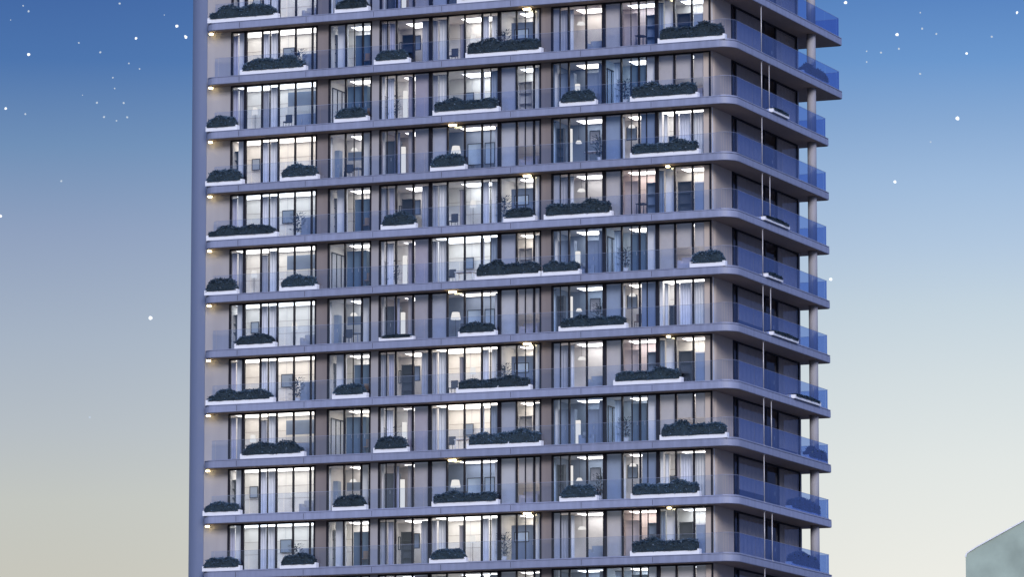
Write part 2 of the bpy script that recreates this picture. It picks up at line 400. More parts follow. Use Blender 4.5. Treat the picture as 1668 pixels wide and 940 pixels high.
# ------------------------------------------------------------------ glass balustrades
BH = 1.2
def balustrade(path, gl, step, edge=.0):
    rail = MB(); gp = MB()
    for (xa, ya), (xb, yb) in zip(path, path[1:]):
        rail.bar((xa, ya, BH+.008), (xb, yb, BH+.008), .014, 'fascia')
        rail.bar((xa, ya, .05), (xb, yb, .05), .045, 'fascia')
        L = math.hypot(xb-xa, yb-ya); n = max(1, round(L/step))
        for q in range(n):
            g = .012/L
            f0, f1 = q/n+g, (q+1)/n-g
            A = (xa+(xb-xa)*f0, ya+(yb-ya)*f0); B = (xa+(xb-xa)*f1, ya+(yb-ya)*f1)
            gp.face([(*A, .07), (*B, .07), (*B, BH), (*A, BH)], gl, L < 1)
    return rail.mesh('balustrade'), gp.mesh('glass_panel')
front_path = [(-33.3, .6), (-33.0, .46), (-1.5, .46)] + arc(-.14-.9, .14+.9, .9, 285, 360, 8)
bf = balustrade(front_path, 'rail_glass', 2.2)
def side_path(dep):
    o = .14; r = 1.76
    return [(-o, .14+.93), (-o, dep-.35), (-.35, dep-.12), (-INS-5, dep-.12)]
bs = {True: balustrade(side_path(19.4), 'blue_glass', 2.4), False: balustrade(side_path(DEEP), 'blue_glass', 2.4)}
for r in ROWS:
    z = zf(r+1)
    o = obj('balustrade', bf[0], tower, (0, 0, z)); obj('glass_panel', bf[1], o)
    k = bs[r+1 <= 2]
    o = obj('balustrade', k[0], tower, (0, 0, z)); obj('glass_panel', k[1], o)

# ------------------------------------------------------------------ hedges in white troughs
def hedge_mesh(L, seed, style):
    rg = random.Random(seed); mb = MB()
    W = .52
    if style == 'rows': 
        prof = lambda u: .66 + .04*math.sin(u*23+seed) + .26*max(0, 1-((u-.72)/.16)**2)**.7*(1 if abs(u-.72) < .16 else 0) + .08*max(0, 1-((u-.2)/.1)**2)
    elif style == 'humps':
        prof = lambda u: .45 + .48*max(0, 1-((u-.27)/.17)**2)**.6*(1 if abs(u-.27) < .17 else 0) + .36*(max(0, 1-((u-.68)/.27)**2)**.6)
    else:
        prof = lambda u: (.50+.32*(1-abs(2*u-1)**2.2)) + .05*math.sin(u*11+seed)
    endr = lambda u: min(1, (min(u, 1-u)*L/(.10 if style == 'rows' else .2))**.5 if min(u, 1-u) > 0 else (.5 if style == 'rows' else 0))
    nu, nv = max(10, int(L/.14)), 7
    pts = []
    for i in range(nu+1):
        u = i/nu; h = prof(u)*(.55+.45*endr(u)); row = []
        for k in range(nv+1):
            a = PI*k/nv
            ww = W/2*(.75+.25*endr(u))
            yy = -math.cos(a)*ww; zz = (math.sin(a)**.45)*h
            q = noise.noise(Vector((u*L*4+seed*9, yy*5, zz*5)))
            row.append((u*L-L/2 + q*.03, yy*(1+q*.25), max(-.02, zz*(1+q*.14))))
        pts.append(row)
    b = len(mb.v)
    for row in pts: mb.v += [(x, y*.88, z*.93) for x, y, z in row]
    for i in range(nu):
        for k in range(nv):
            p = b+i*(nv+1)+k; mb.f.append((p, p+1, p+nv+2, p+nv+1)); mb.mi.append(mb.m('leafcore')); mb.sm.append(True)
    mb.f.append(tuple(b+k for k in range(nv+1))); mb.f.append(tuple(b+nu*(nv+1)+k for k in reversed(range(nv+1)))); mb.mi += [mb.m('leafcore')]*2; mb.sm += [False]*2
    for q in range(int(L*620)):
        i = rg.randrange(nu); k = rg.randrange(nv)
        fu, fv = rg.random(), rg.random()
        P = [Vector(pts[i+di][k+dk]) for di, dk in ((0, 0), (1, 0), (0, 1), (1, 1))]
        p = P[0]*(1-fu)*(1-fv)+P[1]*fu*(1-fv)+P[2]*(1-fu)*fv+P[3]*fu*fv
        nrm = (P[1]-P[0]).cross(P[2]-P[0])
        nrm = -nrm.normalized() if nrm.length > 1e-6 else Vector((0, 0, 1))
        if nrm.z < -.5: nrm = -nrm
        d = (nrm + Vector((rg.uniform(-1, 1), rg.uniform(-1, 1), rg.uniform(-.6, 1)))*.75).normalized()
        s = Vector((rg.uniform(-1, 1), rg.uniform(-1, 1), rg.uniform(-1, 1))).cross(d).normalized()
        ln = rg.uniform(.06, .13); w = ln*.38
        if rg.random() < .06: ln *= 1.9
        p = p - nrm*.02
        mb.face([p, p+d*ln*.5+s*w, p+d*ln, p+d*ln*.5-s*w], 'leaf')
    return mb.mesh('hedge')
def trough_mesh(L):
    mb = MB(); W = .36; h = .30
    ro = [(-L/2, -W/2), (L/2, -W/2), (L/2, W/2), (-L/2, W/2)]; ri = [(-L/2+.04, -W/2+.04), (L/2-.04, -W/2+.04), (L/2-.04, W/2-.04), (-L/2+.04, W/2-.04)]
    for k in range(4):
        a, b2 = ro[k], ro[(k+1) % 4]; c, d = ri[k], ri[(k+1) % 4]
        mb.face([(*a, 0), (*b2, 0), (*b2, h), (*a, h)], 'white'); mb.face([(*a, h), (*b2, h), (*d, h), (*c, h)], 'white'); mb.face([(*d, .2), (*c, .2), (*c, h), (*d, h)], 'white')
    mb.face([(*p, 0) for p in reversed(ro)], 'white'); mb.face([(*p, h-.06) for p in ri], 'soil')
    return mb.mesh('trough')
FRONT = {
 0: [(-33.54, -28.90, 'humps'), (-25.16, -22.97, 'dome'), (-17.27, -13.75, 'rows')],
 1: [(-31.35, -27.03, 'humps'), (-22.60, -20.34, 'dome'), (-16.72, -11.90, 'rows'), (-4.63, -.50, 'rows')],
 2: [(-33.6, -31.53, 'dome'), (-25.17, -22.99, 'dome'), (-18.81, -14.60, 'rows'), (-10.77, -8.48, 'dome'), (-6.36, -2.19, 'rows')],
 3: [(-33.6, -31.14, 'dome'), (-28.68, -26.21, 'dome'), (-18.96, -16.71, 'dome'), (-6.37, -2.13, 'rows')],
 4: [(-33.5, -28.86, 'humps'), (-22.12, -19.87, 'dome'), (-14.3, -12.3, 'dome'), (-11.76, -7.52, 'rows')],
 5: [(-33.6, -31.45, 'dome'), (-28.67, -26.23, 'dome'), (-16.11, -11.97, 'rows'), (-11.90, -9.52, 'rows'), (-2.72, -.55, 'dome')],
 6: [(-31.59, -28.93, 'dome'), (-22.22, -20.01, 'sparse'), (-17.16, -14.79, 'dome'), (-10.84, -6.63, 'rows')],
 7: [(-33.46, -29.01, 'humps'), (-25.21, -22.99, 'dome'), (-17.27, -12.59, 'rows'), (-7.45, -3.25, 'rows')],
 8: [(-31.17, -27.01, 'humps'), (-22.55, -20.36, 'dome'), (-16.61, -11.92, 'rows'), (-4.61, -.50, 'rows')],
 9: [(-33.6, -31.15, 'dome'), (-25.17, -23.00, 'dome'), (-18.82, -14.63, 'rows'), (-10.80, -8.48, 'dome'), (-6.40, -2.19, 'rows')],
 10: [(-33.6, -31.12, 'dome'), (-28.53, -26.18, 'dome'), (-18.97, -16.64, 'dome'), (-6.45, -2.21, 'rows')]}
SIDE = {1: (12.87, 17.56, 'humps'), 2: (6.44, 9.22, 'sparse'), 4: (4.95, 9.2, 'sparse'), 5: (5.31, 7.95, 'sparse'), 6: (6.19, 10.6, 'sparse'),
        7: (9.93, 14.5, 'sparse'), 8: (13.2, 16.7, 'humps'), 9: (10.10, 15.4, 'dome'), 10: (10.04, 15.2, 'dome')}
hcache = {}
def hedge_for(L, style, i):
    q = (round(L*2)/2, style, i % 2)
    if q not in hcache: hcache[q] = hedge_mesh(q[0]*.94, 11*len(hcache)+i+1, style)
    return hcache[q], q[0]
tcache = {}
def where_front(x):
    j = (x-GX0)/MOD + .3
    if j < 1: return 'at far left'
    if j < 4.6: return 'under leftmost panes'
    if j < 7.8: return 'by second window bay'
    if j < 11: return 'by third window bay'
    if j < 15: return 'by fourth window bay'
    if j < 17.8: return 'right of facade middle'
    if j < 21: return 'by third bay from corner'
    if j < 24: return 'by second bay from corner'
    return 'beside rounded corner'
word = {'humps': 'long white planter of humped shrubs', 'rows': 'long white planter of trimmed hedge', 'dome': 'short white planter of rounded hedge', 'sparse': 'low pale planter of sparse leaves'}
seen_lab = set()
def planter(loc, rz, L, style, label):
    root = bpy.data.objects.new('planter', None); COL.objects.link(root)
    root.location = loc; root.rotation_euler = (0, 0, rz)
    assert label not in seen_lab, label
    seen_lab.add(label)
    tag(root, label, 'planter', 'white planters along the balcony edges')
    kL = round(L*4)/4
    if kL not in tcache: tcache[kL] = trough_mesh(kL)
    o = obj('trough', tcache[kL], root); o.scale = (L/kL, 1, 1 if style != 'sparse' else .7)
    if style != 'sparse' or True:
        me, hl = hedge_for(L, 'dome' if style == 'sparse' else style, len(seen_lab))
        hr = random.Random(label)
        o = obj('hedge', me, root, (0, 0, .22 if style != 'sparse' else .14)); o.scale = (L/hl*(1 if hr.random() < .5 else -1), hr.uniform(.9, 1.05), hr.uniform(.68, .92) if style != 'sparse' else .26)
    return root
for r, lst in FRONT.items():
    for x0, x1, st in lst:
        L = x1-x0; loc = world((x0+x1)/2, .20, zf(r+1)+.003)
        planter(loc, -PHI, L, st, '%s %s on %s' % (word[st], where_front(x0), storey(r)))
for r, (t0, t1, st) in SIDE.items():
    L = t1-t0; dx = .30
    loc = world(-.05 if st == 'sparse' else -.42, (t0+t1)/2, zf(r+1)+.003)
    planter(loc, PI/2-PHI, L, st, '%s on side balcony of %s' % (word[st], storey(r)) if st != 'sparse' else 'low pale planter ledge on the side balcony edge of %s' % storey(r))

# ------------------------------------------------------------------ things inside the rooms
def curtain_me(w, h, c, fold=.16):
    mb = MB(); n = max(6, int(w/fold*6)); 
    for i in range(n):
        xa, xb = -w/2+w*i/n, -w/2+w*(i+1)/n
        ya, yb = .045*math.sin(xa/fold*2*PI)+.012*math.sin(xa*9), .045*math.sin(xb/fold*2*PI)+.012*math.sin(xb*9)
        mb.face([(xa, ya, 0), (xb, yb, 0), (xb, yb*.7, h), (xa, ya*.7, h)], 'i_'+c, True)
    mb.box(-w/2-.03, w/2+.03, -.02, .02, h, h+.03, 'frame')
    return [('fabric', mb)]
def cabinet_me(w, h, c, dp=.45):
    body = MB(); body.box(-w/2, w/2, 0, dp, .08, h, 'i_'+c); body.box(-w/2+.04, w/2-.04, .04, dp-.02, 0, .08, 'i_dark')
    out = [('body', body)]
    n = max(1, round(w/.5))
    for i in range(n):
        d = MB(); xa = -w/2+w*i/n+.012; xb = -w/2+w*(i+1)/n-.012
        d.box(xa, xb, -.022, -.001, .10, h-.02, 'i_'+c); d.box(xb-.07, xb-.05, -.05, -.022, h*.45, h*.45+.2, 'pole'); out.append(('door', d))
    return out
def shelf_me(w, h, c, dp=.32):
    fr = MB(); fr.box(-w/2, -w/2+.035, 0, dp, 0, h, 'i_'+c); fr.box(w/2-.035, w/2, 0, dp, 0, h, 'i_'+c); fr.box(-w/2+.035, w/2-.035, dp-.02, dp, 0, h, 'i_'+c)
    out = [('rack', fr)]; rg = random.Random(int(w*100))
    n = max(3, int(h/.42))
    for i in range(n):
        s = MB(); z = .05+(h-.1)*i/(n-1); s.box(-w/2+.036, w/2-.036, .01, dp-.021, z, z+.03, 'i_'+c)
        out.append(('shelf', s))
    return out
def tv_me(w, h, c):
    fr = MB(); fr.box(-w/2, w/2, 0, .06, 0, h, 'i_'+c); fr.box(-w/2+.04, w/2-.04, -.004, 0, .04, h-.04, 'i_slate')
    return [('panel', fr)]
def picture_me(w, h, c):
    fr = MB()
    for a in ((-w/2, -w/2+.05, 0, h), (w/2-.05, w/2, 0, h), (-w/2+.05, w/2-.05, 0, .05), (-w/2+.05, w/2-.05, h-.05, h)): fr.box(a[0], a[1], 0, .04, a[2], a[3], 'i_dark')
    cv = MB(); cv.box(-w/2+.05, w/2-.05, .012, .03, .05, h-.05, 'i_'+c)
    return [('frame', fr), ('canvas', cv)]
def lamp_me(w, h, c):
    a = MB(); a.cyl(0, 0, .16, 0, .03, 'i_dark', 16); a.cyl(0, 0, .016, .03, h-.3, 'i_dark', 8)
    b2 = MB(); b2.cyl(0, 0, w/2, h-.42, h, 'em_shade', 18, w*.36)
    return [('stand', a), ('shade', b2)]
def column_lamp_me(w, h, c):
    a = MB(); a.box(-w/2-.02, w/2+.02, -w/2-.02, w/2+.02, 0, .08, 'i_white'); b2 = MB(); b2.box(-w/2, w/2, -w/2, w/2, .08, h, 'em_shade', .02)
    return [('base', a), ('shade', b2)]
def pendant_me(w, h, c):
    a = MB(); a.cyl(0, 0, .01, .0, h, 'i_dark', 6); b2 = MB(); b2.cyl(0, 0, w/2, -.16, 0, 'em_shade', 18, w*.3)
    return [('cord', a), ('shade', b2)]
def chair_me(w, h, c):
    s = MB(); s.box(-.22, .22, -.2, .22, .44, .49, 'i_'+c, .04); bk = MB(); bk.box(-.22, .22, .19, .235, .49, .95, 'i_'+c, .01)
    out = [('seat', s), ('backrest', bk)]
    for x in (-.19, .19):
        for y in (-.17, .19): l = MB(); l.cyl(x, y, .018, 0, .44, 'i_dark', 8); out.append(('leg', l))
    return out
def sofa_me(w, h, c):
    b = MB(); b.box(-w/2, w/2, 0, .85, .1, .42, 'i_'+c, .05); bk = MB(); bk.box(-w/2+.02, w/2-.02, .62, .84, .42, .86, 'i_'+c, .08)
    out = [('base', b), ('backrest', bk)]
    for s in (-1, 1): a = MB(); a.box(s*(w/2-.1)-.1, s*(w/2-.1)+.1, 0, .62, .42, .62, 'i_'+c, .05); out.append(('armrest', a))
    return out
def table_me(w, h, c):
    t = MB(); t.box(-w/2, w/2, -.35, .35, .71, .75, 'i_'+c, .02); out = [('tabletop', t)]
    for x in (-w/2+.06, w/2-.06):
        for y in (-.28, .28): l = MB(); l.cyl(x, y, .025, 0, .71, 'i_'+c, 8); out.append(('leg', l))
    return out
def partition_me(w, h, c):        # black-framed glazed screen running into the room
    f = MB(); p = MB(); dp = 2.0
    for y in (0, dp*.34, dp*.67, dp): f.box(-.025, .025, y, y+.05, 0, h, 'frame')
    f.box(-.025, .025, .05, dp, h-.06, h, 'frame'); f.box(-.025, .025, .05, dp, 0, .08, 'frame')
    p.face([(0, .03, .06), (0, dp, .06), (0, dp, h-.05), (0, .03, h-.05)], 'window_glass')
    return [('frame', f), ('pane', p)]
def plant_me(w, h, c):
    pot = MB(); pot.cyl(0, 0, .15, 0, .34, 'i_white', 14, .19); lf = MB(); rg = random.Random(5)
    for q in range(260):
        a = rg.uniform(0, 2*PI); rr = rg.random()**.6*.42; z = rg.uniform(.4, h)
        p = Vector((rr*math.cos(a), rr*math.sin(a), z)); d = Vector((math.cos(a), math.sin(a), rg.uniform(-.3, 1))).normalized(); s = d.cross(Vector((0, 0, 1))).normalized()*.045
        lf.face([p, p+d*.1+s, p+d*.22, p+d*.1-s], 'leaf')
    lf.cyl(0, 0, .02, .3, h*.8, 'i_wood', 6)
    return [('pot', pot), ('foliage', lf)]
MAKERS = {'curtain': curtain_me, 'cabinet': cabinet_me, 'shelf_unit': shelf_me, 'wall_panel': tv_me, 'picture': picture_me, 'floor_lamp': lamp_me, 'column_lamp': column_lamp_me,
          'pendant_lamp': pendant_me, 'chair': chair_me, 'sofa': sofa_me, 'table': table_me, 'glazed_screen': partition_me, 'potted_plant': plant_me}
CAT = {'curtain': 'curtain', 'cabinet': 'cabinet', 'shelf_unit': 'shelf', 'wall_panel': 'screen', 'picture': 'picture', 'floor_lamp': 'lamp', 'column_lamp': 'lamp', 'pendant_lamp': 'lamp',
       'chair': 'chair', 'sofa': 'sofa', 'table': 'table', 'glazed_screen': 'partition', 'potted_plant': 'plant'}
cname = {'cream': 'cream', 'white': 'white', 'grey': 'grey', 'greybeige': 'grey-beige', 'brown': 'brown', 'slate': 'slate blue', 'teal': 'dark teal', 'dark': 'dark', 'lilac': 'pale lilac', 'mauve': 'mauve',
         'pink': 'pinkish', 'beige': 'beige', 'paleblue': 'pale blue', 'bluegrey': 'blue-grey', 'sheer': 'white sheer', 'wood': 'wooden', 'slateblue': 'slate blue'}
# kind, apparent grid j0, j1, depth behind the glass, z0, height, colour
ITEMS = {
 'A': [('picture', 2.15, 2.85, 1.88, 1.2, .8, 'slate'), ('potted_plant', 3.0, 3.3, .7, .045, 1.5, 'white'), ('chair', 7.1, 7.4, .25, .045, 1, 'wood'), ('potted_plant', 15.1, 15.45, .5, .045, 1.7, 'white'), ('picture', 15.85, 16.7, .68, 1.2, .6, 'paleblue'), ('table', 22.9, 23.4, .5, .045, .75, 'dark'), ('chair', 26.2, 26.6, .6, .045, 1, 'dark'), ('picture', 9.1, 9.25, 2.8, 1.2, .8, 'white'), ('curtain', -.85, -.48, .3, .05, 2.55, 'lilac'), ('curtain', 1.05, 1.42, .3, .05, 2.55, 'sheer'), ('curtain', 1.52, 1.95, .3, .05, 2.55, 'white'), ('cabinet', 3.35, 4.2, .7, .045, 1.25, 'bluegrey'),
       ('shelf_unit', 5.05, 5.4, .8, .045, 2.3, 'dark'), ('cabinet', 6.55, 7.5, .55, .045, 2.1, 'teal'),
       ('curtain', 8.05, 8.5, .3, .05, 2.55, 'grey'), ('curtain', 8.6, 8.9, .3, .05, 2.55, 'lilac'), ('shelf_unit', 9.3, 9.95, 1.4, .045, 2.1, 'dark'), ('picture', 10.05, 10.4, 1.2, 1.1, .9, 'slate'), ('curtain', 10.5, 10.95, .3, .05, 2.55, 'grey'),
       ('curtain', 11.5, 11.97, .3, .05, 2.55, 'cream'), ('curtain', 11.05, 11.42, .35, .05, 2.55, 'grey'), ('chair', 12.15, 12.5, .8, .045, 1, 'dark'), ('curtain', 12.7, 12.95, .4, .05, 2.2, 'brown'), ('floor_lamp', 13.3, 13.65, 1.2, .045, 1.7, 'white'), ('curtain', 14.05, 14.4, .3, .05, 2.55, 'sheer'), ('curtain', 14.58, 14.97, .35, .05, 2.55, 'white'),
       ('cabinet', 15.7, 17.0, .75, .045, 2.15, 'slate'), 
       ('curtain', 18.55, 18.95, .3, .05, 2.55, 'grey'), ('pendant_lamp', 19.5, 19.95, 1.0, 2.0, .7, 'white'), ('sofa', 20.0, 21.3, .9, .045, .9, 'bluegrey'), ('curtain', 19.05, 19.3, .3, .05, 2.55, 'white'),
       ('cabinet', 22.2, 22.95, .9, .045, 2.2, 'pink'), ('shelf_unit', 23.4, 23.95, .6, .045, 2.0, 'slate'),
       ('curtain', 24.08, 24.4, .3, .05, 2.55, 'slate'), ('shelf_unit', 25.2, 25.95, .9, .045, 2.0, 'dark')],
 'B': [('chair', 2.3, 2.7, .6, .045, 1, 'dark'), ('floor_lamp', .35, .7, 1.2, .045, 1.6, 'white'), ('chair', 7.25, 7.5, .3, .045, 1, 'wood'), ('picture', 12.9, 13.5, 2.6, 1.2, .7, 'slate'), ('curtain', 13.9, 14.15, .35, .05, 2.55, 'sheer'), ('sofa', 19.5, 20.4, .3, .045, .9, 'bluegrey'), ('potted_plant', 22.0, 22.4, .4, .045, 1.5, 'white'), ('curtain', 20.7, 20.95, .3, .05, 2.55, 'slateblue'), ('curtain', -.85, -.45, .3, .05, 2.55, 'lilac'), ('curtain', -.38, -.1, .35, .05, 2.55, 'grey'), ('curtain', 1.05, 1.4, .3, .05, 2.3, 'grey'), ('curtain', 1.52, 1.95, .3, .05, 2.55, 'white'), ('wall_panel', 2.5, 4.25, 1.1, 1.55, .85, 'slate'), ('cabinet', 3.0, 4.25, .9, .045, .95, 'bluegrey'),
       ('glazed_screen', 5.2, 5.2, .25, .045, 2.3, 'dark'), ('cabinet', 6.1, 7.25, .45, .045, 2.3, 'teal'),
       ('curtain', 8.4, 8.85, .3, .05, 2.55, 'sheer'), ('column_lamp', 9.4, 9.6, .9, .045, 1.9, 'white'), ('potted_plant', 8.6, 8.9, .8, .045, 1.6, 'white'), ('curtain', 9.7, 9.98, .3, .05, 2.55, 'mauve'),
       ('curtain', 11.05, 11.42, .35, .05, 2.55, 'grey'), ('curtain', 11.5, 11.97, .3, .05, 2.55, 'cream'), ('chair', 12.05, 12.35, .8, .045, 1, 'dark'), ('table', 12.5, 13.6, 1.1, .045, .75, 'white'), ('curtain', 14.55, 14.95, .3, .05, 2.55, 'bluegrey'),
       ('shelf_unit', 16.1, 16.9, 1.2, .045, 2.0, 'greybeige'), ('curtain', 17.05, 17.38, .3, .05, 2.55, 'cream'),
       ('cabinet', 18.45, 19.3, .7, .045, 2.2, 'slate'), ('cabinet', 20.0, 20.95, .6, .045, 2.1, 'slateblue'), ('column_lamp', 19.4, 19.62, .6, .045, 1.5, 'white'),
       ('glazed_screen', 21.2, 21.2, .25, .045, 2.25, 'dark'), ('curtain', 21.6, 21.95, .3, .05, 2.5, 'paleblue'), ('cabinet', 22.5, 23.35, .35, .045, 2.3, 'teal'),
       ('sofa', 25.1, 26.6, .5, .045, .9, 'lilac')],
 'C': [('picture', .3, .8, 1.85, 1.25, .7, 'bluegrey'), ('floor_lamp', 2.8, 3.15, 1.0, .045, 1.6, 'white'), ('chair', 6.0, 6.3, .4, .045, 1, 'dark'), ('curtain', 8.9, 9.2, .35, .05, 2.55, 'lilac'), ('curtain', 14.75, 14.97, .3, .05, 2.55, 'sheer'), ('potted_plant', 20.6, 20.95, .4, .045, 1.6, 'white'), ('curtain', 18.05, 18.25, .3, .05, 2.55, 'paleblue'), ('chair', 22.9, 23.0, .5, .045, 1, 'wood'), ('shelf_unit', -.85, -.45, .5, .045, 2.2, 'dark'), ('curtain', 1.05, 1.42, .3, .05, 2.55, 'sheer'), ('curtain', 1.52, 1.95, .3, .05, 2.55, 'white'), ('sofa', 3.3, 4.25, .7, .045, .9, 'grey'),
       ('cabinet', 5.25, 5.6, .9, .045, 1.9, 'slate'), ('pendant_lamp', 6.3, 6.7, .8, 2.0, .7, 'white'), ('wall_panel', 6.1, 6.95, 1.6, 1.4, .5, 'slate'), ('curtain', 5.05, 5.2, .3, .05, 2.55, 'white'), ('table', 6.0, 6.9, 1.0, .045, .75, 'bluegrey'),
       ('cabinet', 8.35, 9.15, .7, .045, 2.2, 'dark'), ('column_lamp', 9.3, 9.5, .7, .045, 1.8, 'white'), ('curtain', 9.7, 9.95, .3, .05, 2.55, 'brown'),
       ('floor_lamp', 12.2, 12.75, .8, .045, 1.65, 'white'), ('picture', 13.15, 14.0, .9, .5, 1.3, 'paleblue'), ('picture', 14.15, 14.75, .9, .5, 1.3, 'paleblue'), ('chair', 12.75, 13.0, .5, .045, 1, 'dark'),
       ('sofa', 16.1, 17.2, .8, .045, .9, 'lilac'),
       ('shelf_unit', 18.3, 18.7, .8, .045, 2.3, 'dark'), ('column_lamp', 19.05, 19.2, .8, .045, 2.2, 'white'), ('pendant_lamp', 19.4, 19.75, .7, 1.5, 1.2, 'white'), ('picture', 20.2, 20.8, 1.0, 1.3, .8, 'grey'), ('table', 20.0, 21.0, .8, .045, .75, 'white'),
       ('picture', 22.3, 22.9, 1.2, 1.4, .8, 'slate'), ('curtain', 22.05, 22.2, .3, .05, 2.55, 'white'), ('pendant_lamp', 22.4, 22.8, .6, 2.2, .5, 'white'),
       ('curtain', 24.4, 24.62, .3, .05, 2.55, 'white'), ('curtain', 25.0, 25.25, .3, .05, 2.55, 'brown'), ('curtain', 25.3, 25.95, .35, .05, 2.55, 'sheer'), ('curtain', 26.05, 26.95, .3, .05, 2.55, 'cream'), ('shelf_unit', 24.68, 24.95, .9, .045, 1.4, 'dark')]}
GROUPN = {'curtain': 'curtains hanging behind the tower windows', 'cabinet': 'cabinets standing inside the rooms', 'shelf_unit': 'shelf units inside the rooms', 'wall_panel': 'dark panels on the room walls', 'picture': 'framed pictures inside the rooms',
          'floor_lamp': 'lit lamps inside the rooms', 'column_lamp': 'lit lamps inside the rooms', 'pendant_lamp': 'lit lamps inside the rooms', 'chair': 'chairs inside the rooms', 'sofa': 'sofas inside the rooms', 'table': 'tables inside the rooms', 'glazed_screen': 'glazed screens inside the rooms', 'potted_plant': 'potted plants inside the rooms'}
nice = {'curtain': 'curtain', 'cabinet': 'cabinet', 'shelf_unit': 'shelf unit', 'wall_panel': 'wall panel', 'picture': 'framed picture', 'floor_lamp': 'glowing floor lamp', 'column_lamp': 'glowing column lamp', 'pendant_lamp': 'glowing pendant lamp',
        'chair': 'chair', 'sofa': 'sofa', 'table': 'table', 'glazed_screen': 'glazed screen', 'potted_plant': 'potted plant'}
SHORTBAY = ['leftmost window bay', 'second window bay', 'third window bay', 'fourth window bay', 'bay right of middle', 'third bay from corner', 'second bay from corner', 'bay beside corner']
thing_count = 0
for t in 'ABC':
    rows = [r for r in ROWS if TYPE[r] == t]
    for kind, j0, j1, d, z0, h, c in ITEMS[t]:
        w = max(.1, (j1-j0)*MOD)
        if kind == 'glazed_screen': w = .05
        proto = [(n, mb.mesh(n)) for n, mb in MAKERS[kind](w, h, c)]
        first = None
        k = bay_of((j0+j1)/2) 
        if k is None: k = bay_of(j0)
        for r in rows:
            if r == 11 and kind not in ('curtain', 'cabinet', 'pendant_lamp'): continue
            if r == 11 and z0+h < 2.0: continue
            loc = world(gx((j0+j1)/2, d), SET+d, zf(r+1)+z0)
            if first is None:
                root = bpy.data.objects.new(kind, None); COL.objects.link(root)
                for n, me in proto: obj(n, me, root)
                first = root
            else:
                root = first.copy(); COL.objects.link(root)
                for ch in first.children:
                    c2 = ch.copy(); COL.objects.link(c2); c2.parent = root
            root.location = loc; root.rotation_euler = (0, 0, -PHI)
            lab = '%s %s in the %s on %s' % (cname[c] if 'lamp' not in kind else 'white', nice[kind], SHORTBAY[k], storey(r).replace('the ', '', 1))
            if lab in seen_lab: lab = lab.replace(' in the ', ', the righthand one, in the ') if False else lab.replace(nice[kind], nice[kind]+' nearer the corner', 1)
            assert lab not in seen_lab, lab
            seen_lab.add(lab)
            tag(root, lab, CAT[kind], GROUPN[kind]); thing_count += 1

# ------------------------------------------------------------------ grey-green overlay-like shape at the lower right, built as a far building
mb = MB()
fz = lambda x: 63.3+(x-60.6)*.565
def far_ring(y0, y1): return None
xs0 = 60.0
N = 10
prof = [(60.03, 0)] + [(60.03, 62.4)] + [(60.03+1.0*(1-math.cos(a)), 62.4+.9*math.sin(a)) for a in [i*PI/2/6 for i in range(1, 5)]]
prof += [(61.6, 63.85), (67.65, 67.2), (84, 76.3), (84, 0)]
M['concrete'] = mat('mottled_grey_green', (.33, .40, .325), .8, var=.26, scale=.22)
M['concrete_edge'] = mat('pale_edge', (.7, .7, .7), .6, var=.05)
n = len(prof); Y0, Y1 = 700, 730
b = len(mb.v); mb.v += [(x, Y0, z) for x, z in prof] + [(x+6, Y1, z) for x, z in prof]
for i in range(n):
    j = (i+1) % n; mb.f.append((b+i, b+n+i, b+n+j, b+j)); mb.mi.append(mb.m('concrete')); mb.sm.append(False)
mb.f.append(tuple(b+i for i in range(n))); mb.f.append(tuple(b+n+i for i in reversed(range(n)))); mb.mi += [mb.m('concrete')]*2; mb.sm += [False]*2
far = bpy.data.objects.new('grey_green_block', None); COL.objects.link(far); far.location = (60.03, 700, 0)
tag(far, 'grey-green building-like shape with a slanted top edge in the lower right corner', 'building')
o = obj('wall', mb, far, (-60.03, -700, 0))
mb = MB()
for (xa, za), (xb, zb) in zip(prof[1:-2], prof[2:-1]):
    mb.bar((xa-.02, 699.9, za+.03), (xb-.02, 699.9, zb+.03), .16, 'concrete_edge')
obj('pale_outline', mb, far, (-60.03, -700, 0))

# ------------------------------------------------------------------ stars
STARS = [(-275,2933,568,2),(-272,2934,565,3),(-221,2937,570,3),(-212,2942,551,4),(-189,2942,558,4),(-184,2943,552,5),(-244,2940,548,2),(-232,2942,543,3),(-272,2938,541,4),(-216,2944,537,2),(-210,2945,534,2),(-225,2945,529,2),(-224,2946,523,2),(-234,2947,515,3),(-219,2948,515,3),(-285,2943,511,4),(-274,2944,508,3),(-230,2948,507,3),(-217,2949,507,3),(-223,2949,505,2),(-242,2945,519,1),(-254,2952,471,3),(-204,2967,395,5),(-238,2971,339,3),(-288,2952,451,4),(-282,2934,560,1),(-196,2940,564,1),(188,2939,571,5),(230,2938,565,2),(284,2933,564,4),(231,2939,556,3),(217,2941,553,5),(239,2939,553,3),(270,2937,551,3),(218,2942,545,3),(256,2940,542,4),(200,2944,544,2),(208,2943,543,3),(200,2945,538,2),(230,2944,531,3),(251,2947,506,5),(236,2950,493,2),(216,2955,471,4),(180,2966,417,5)]
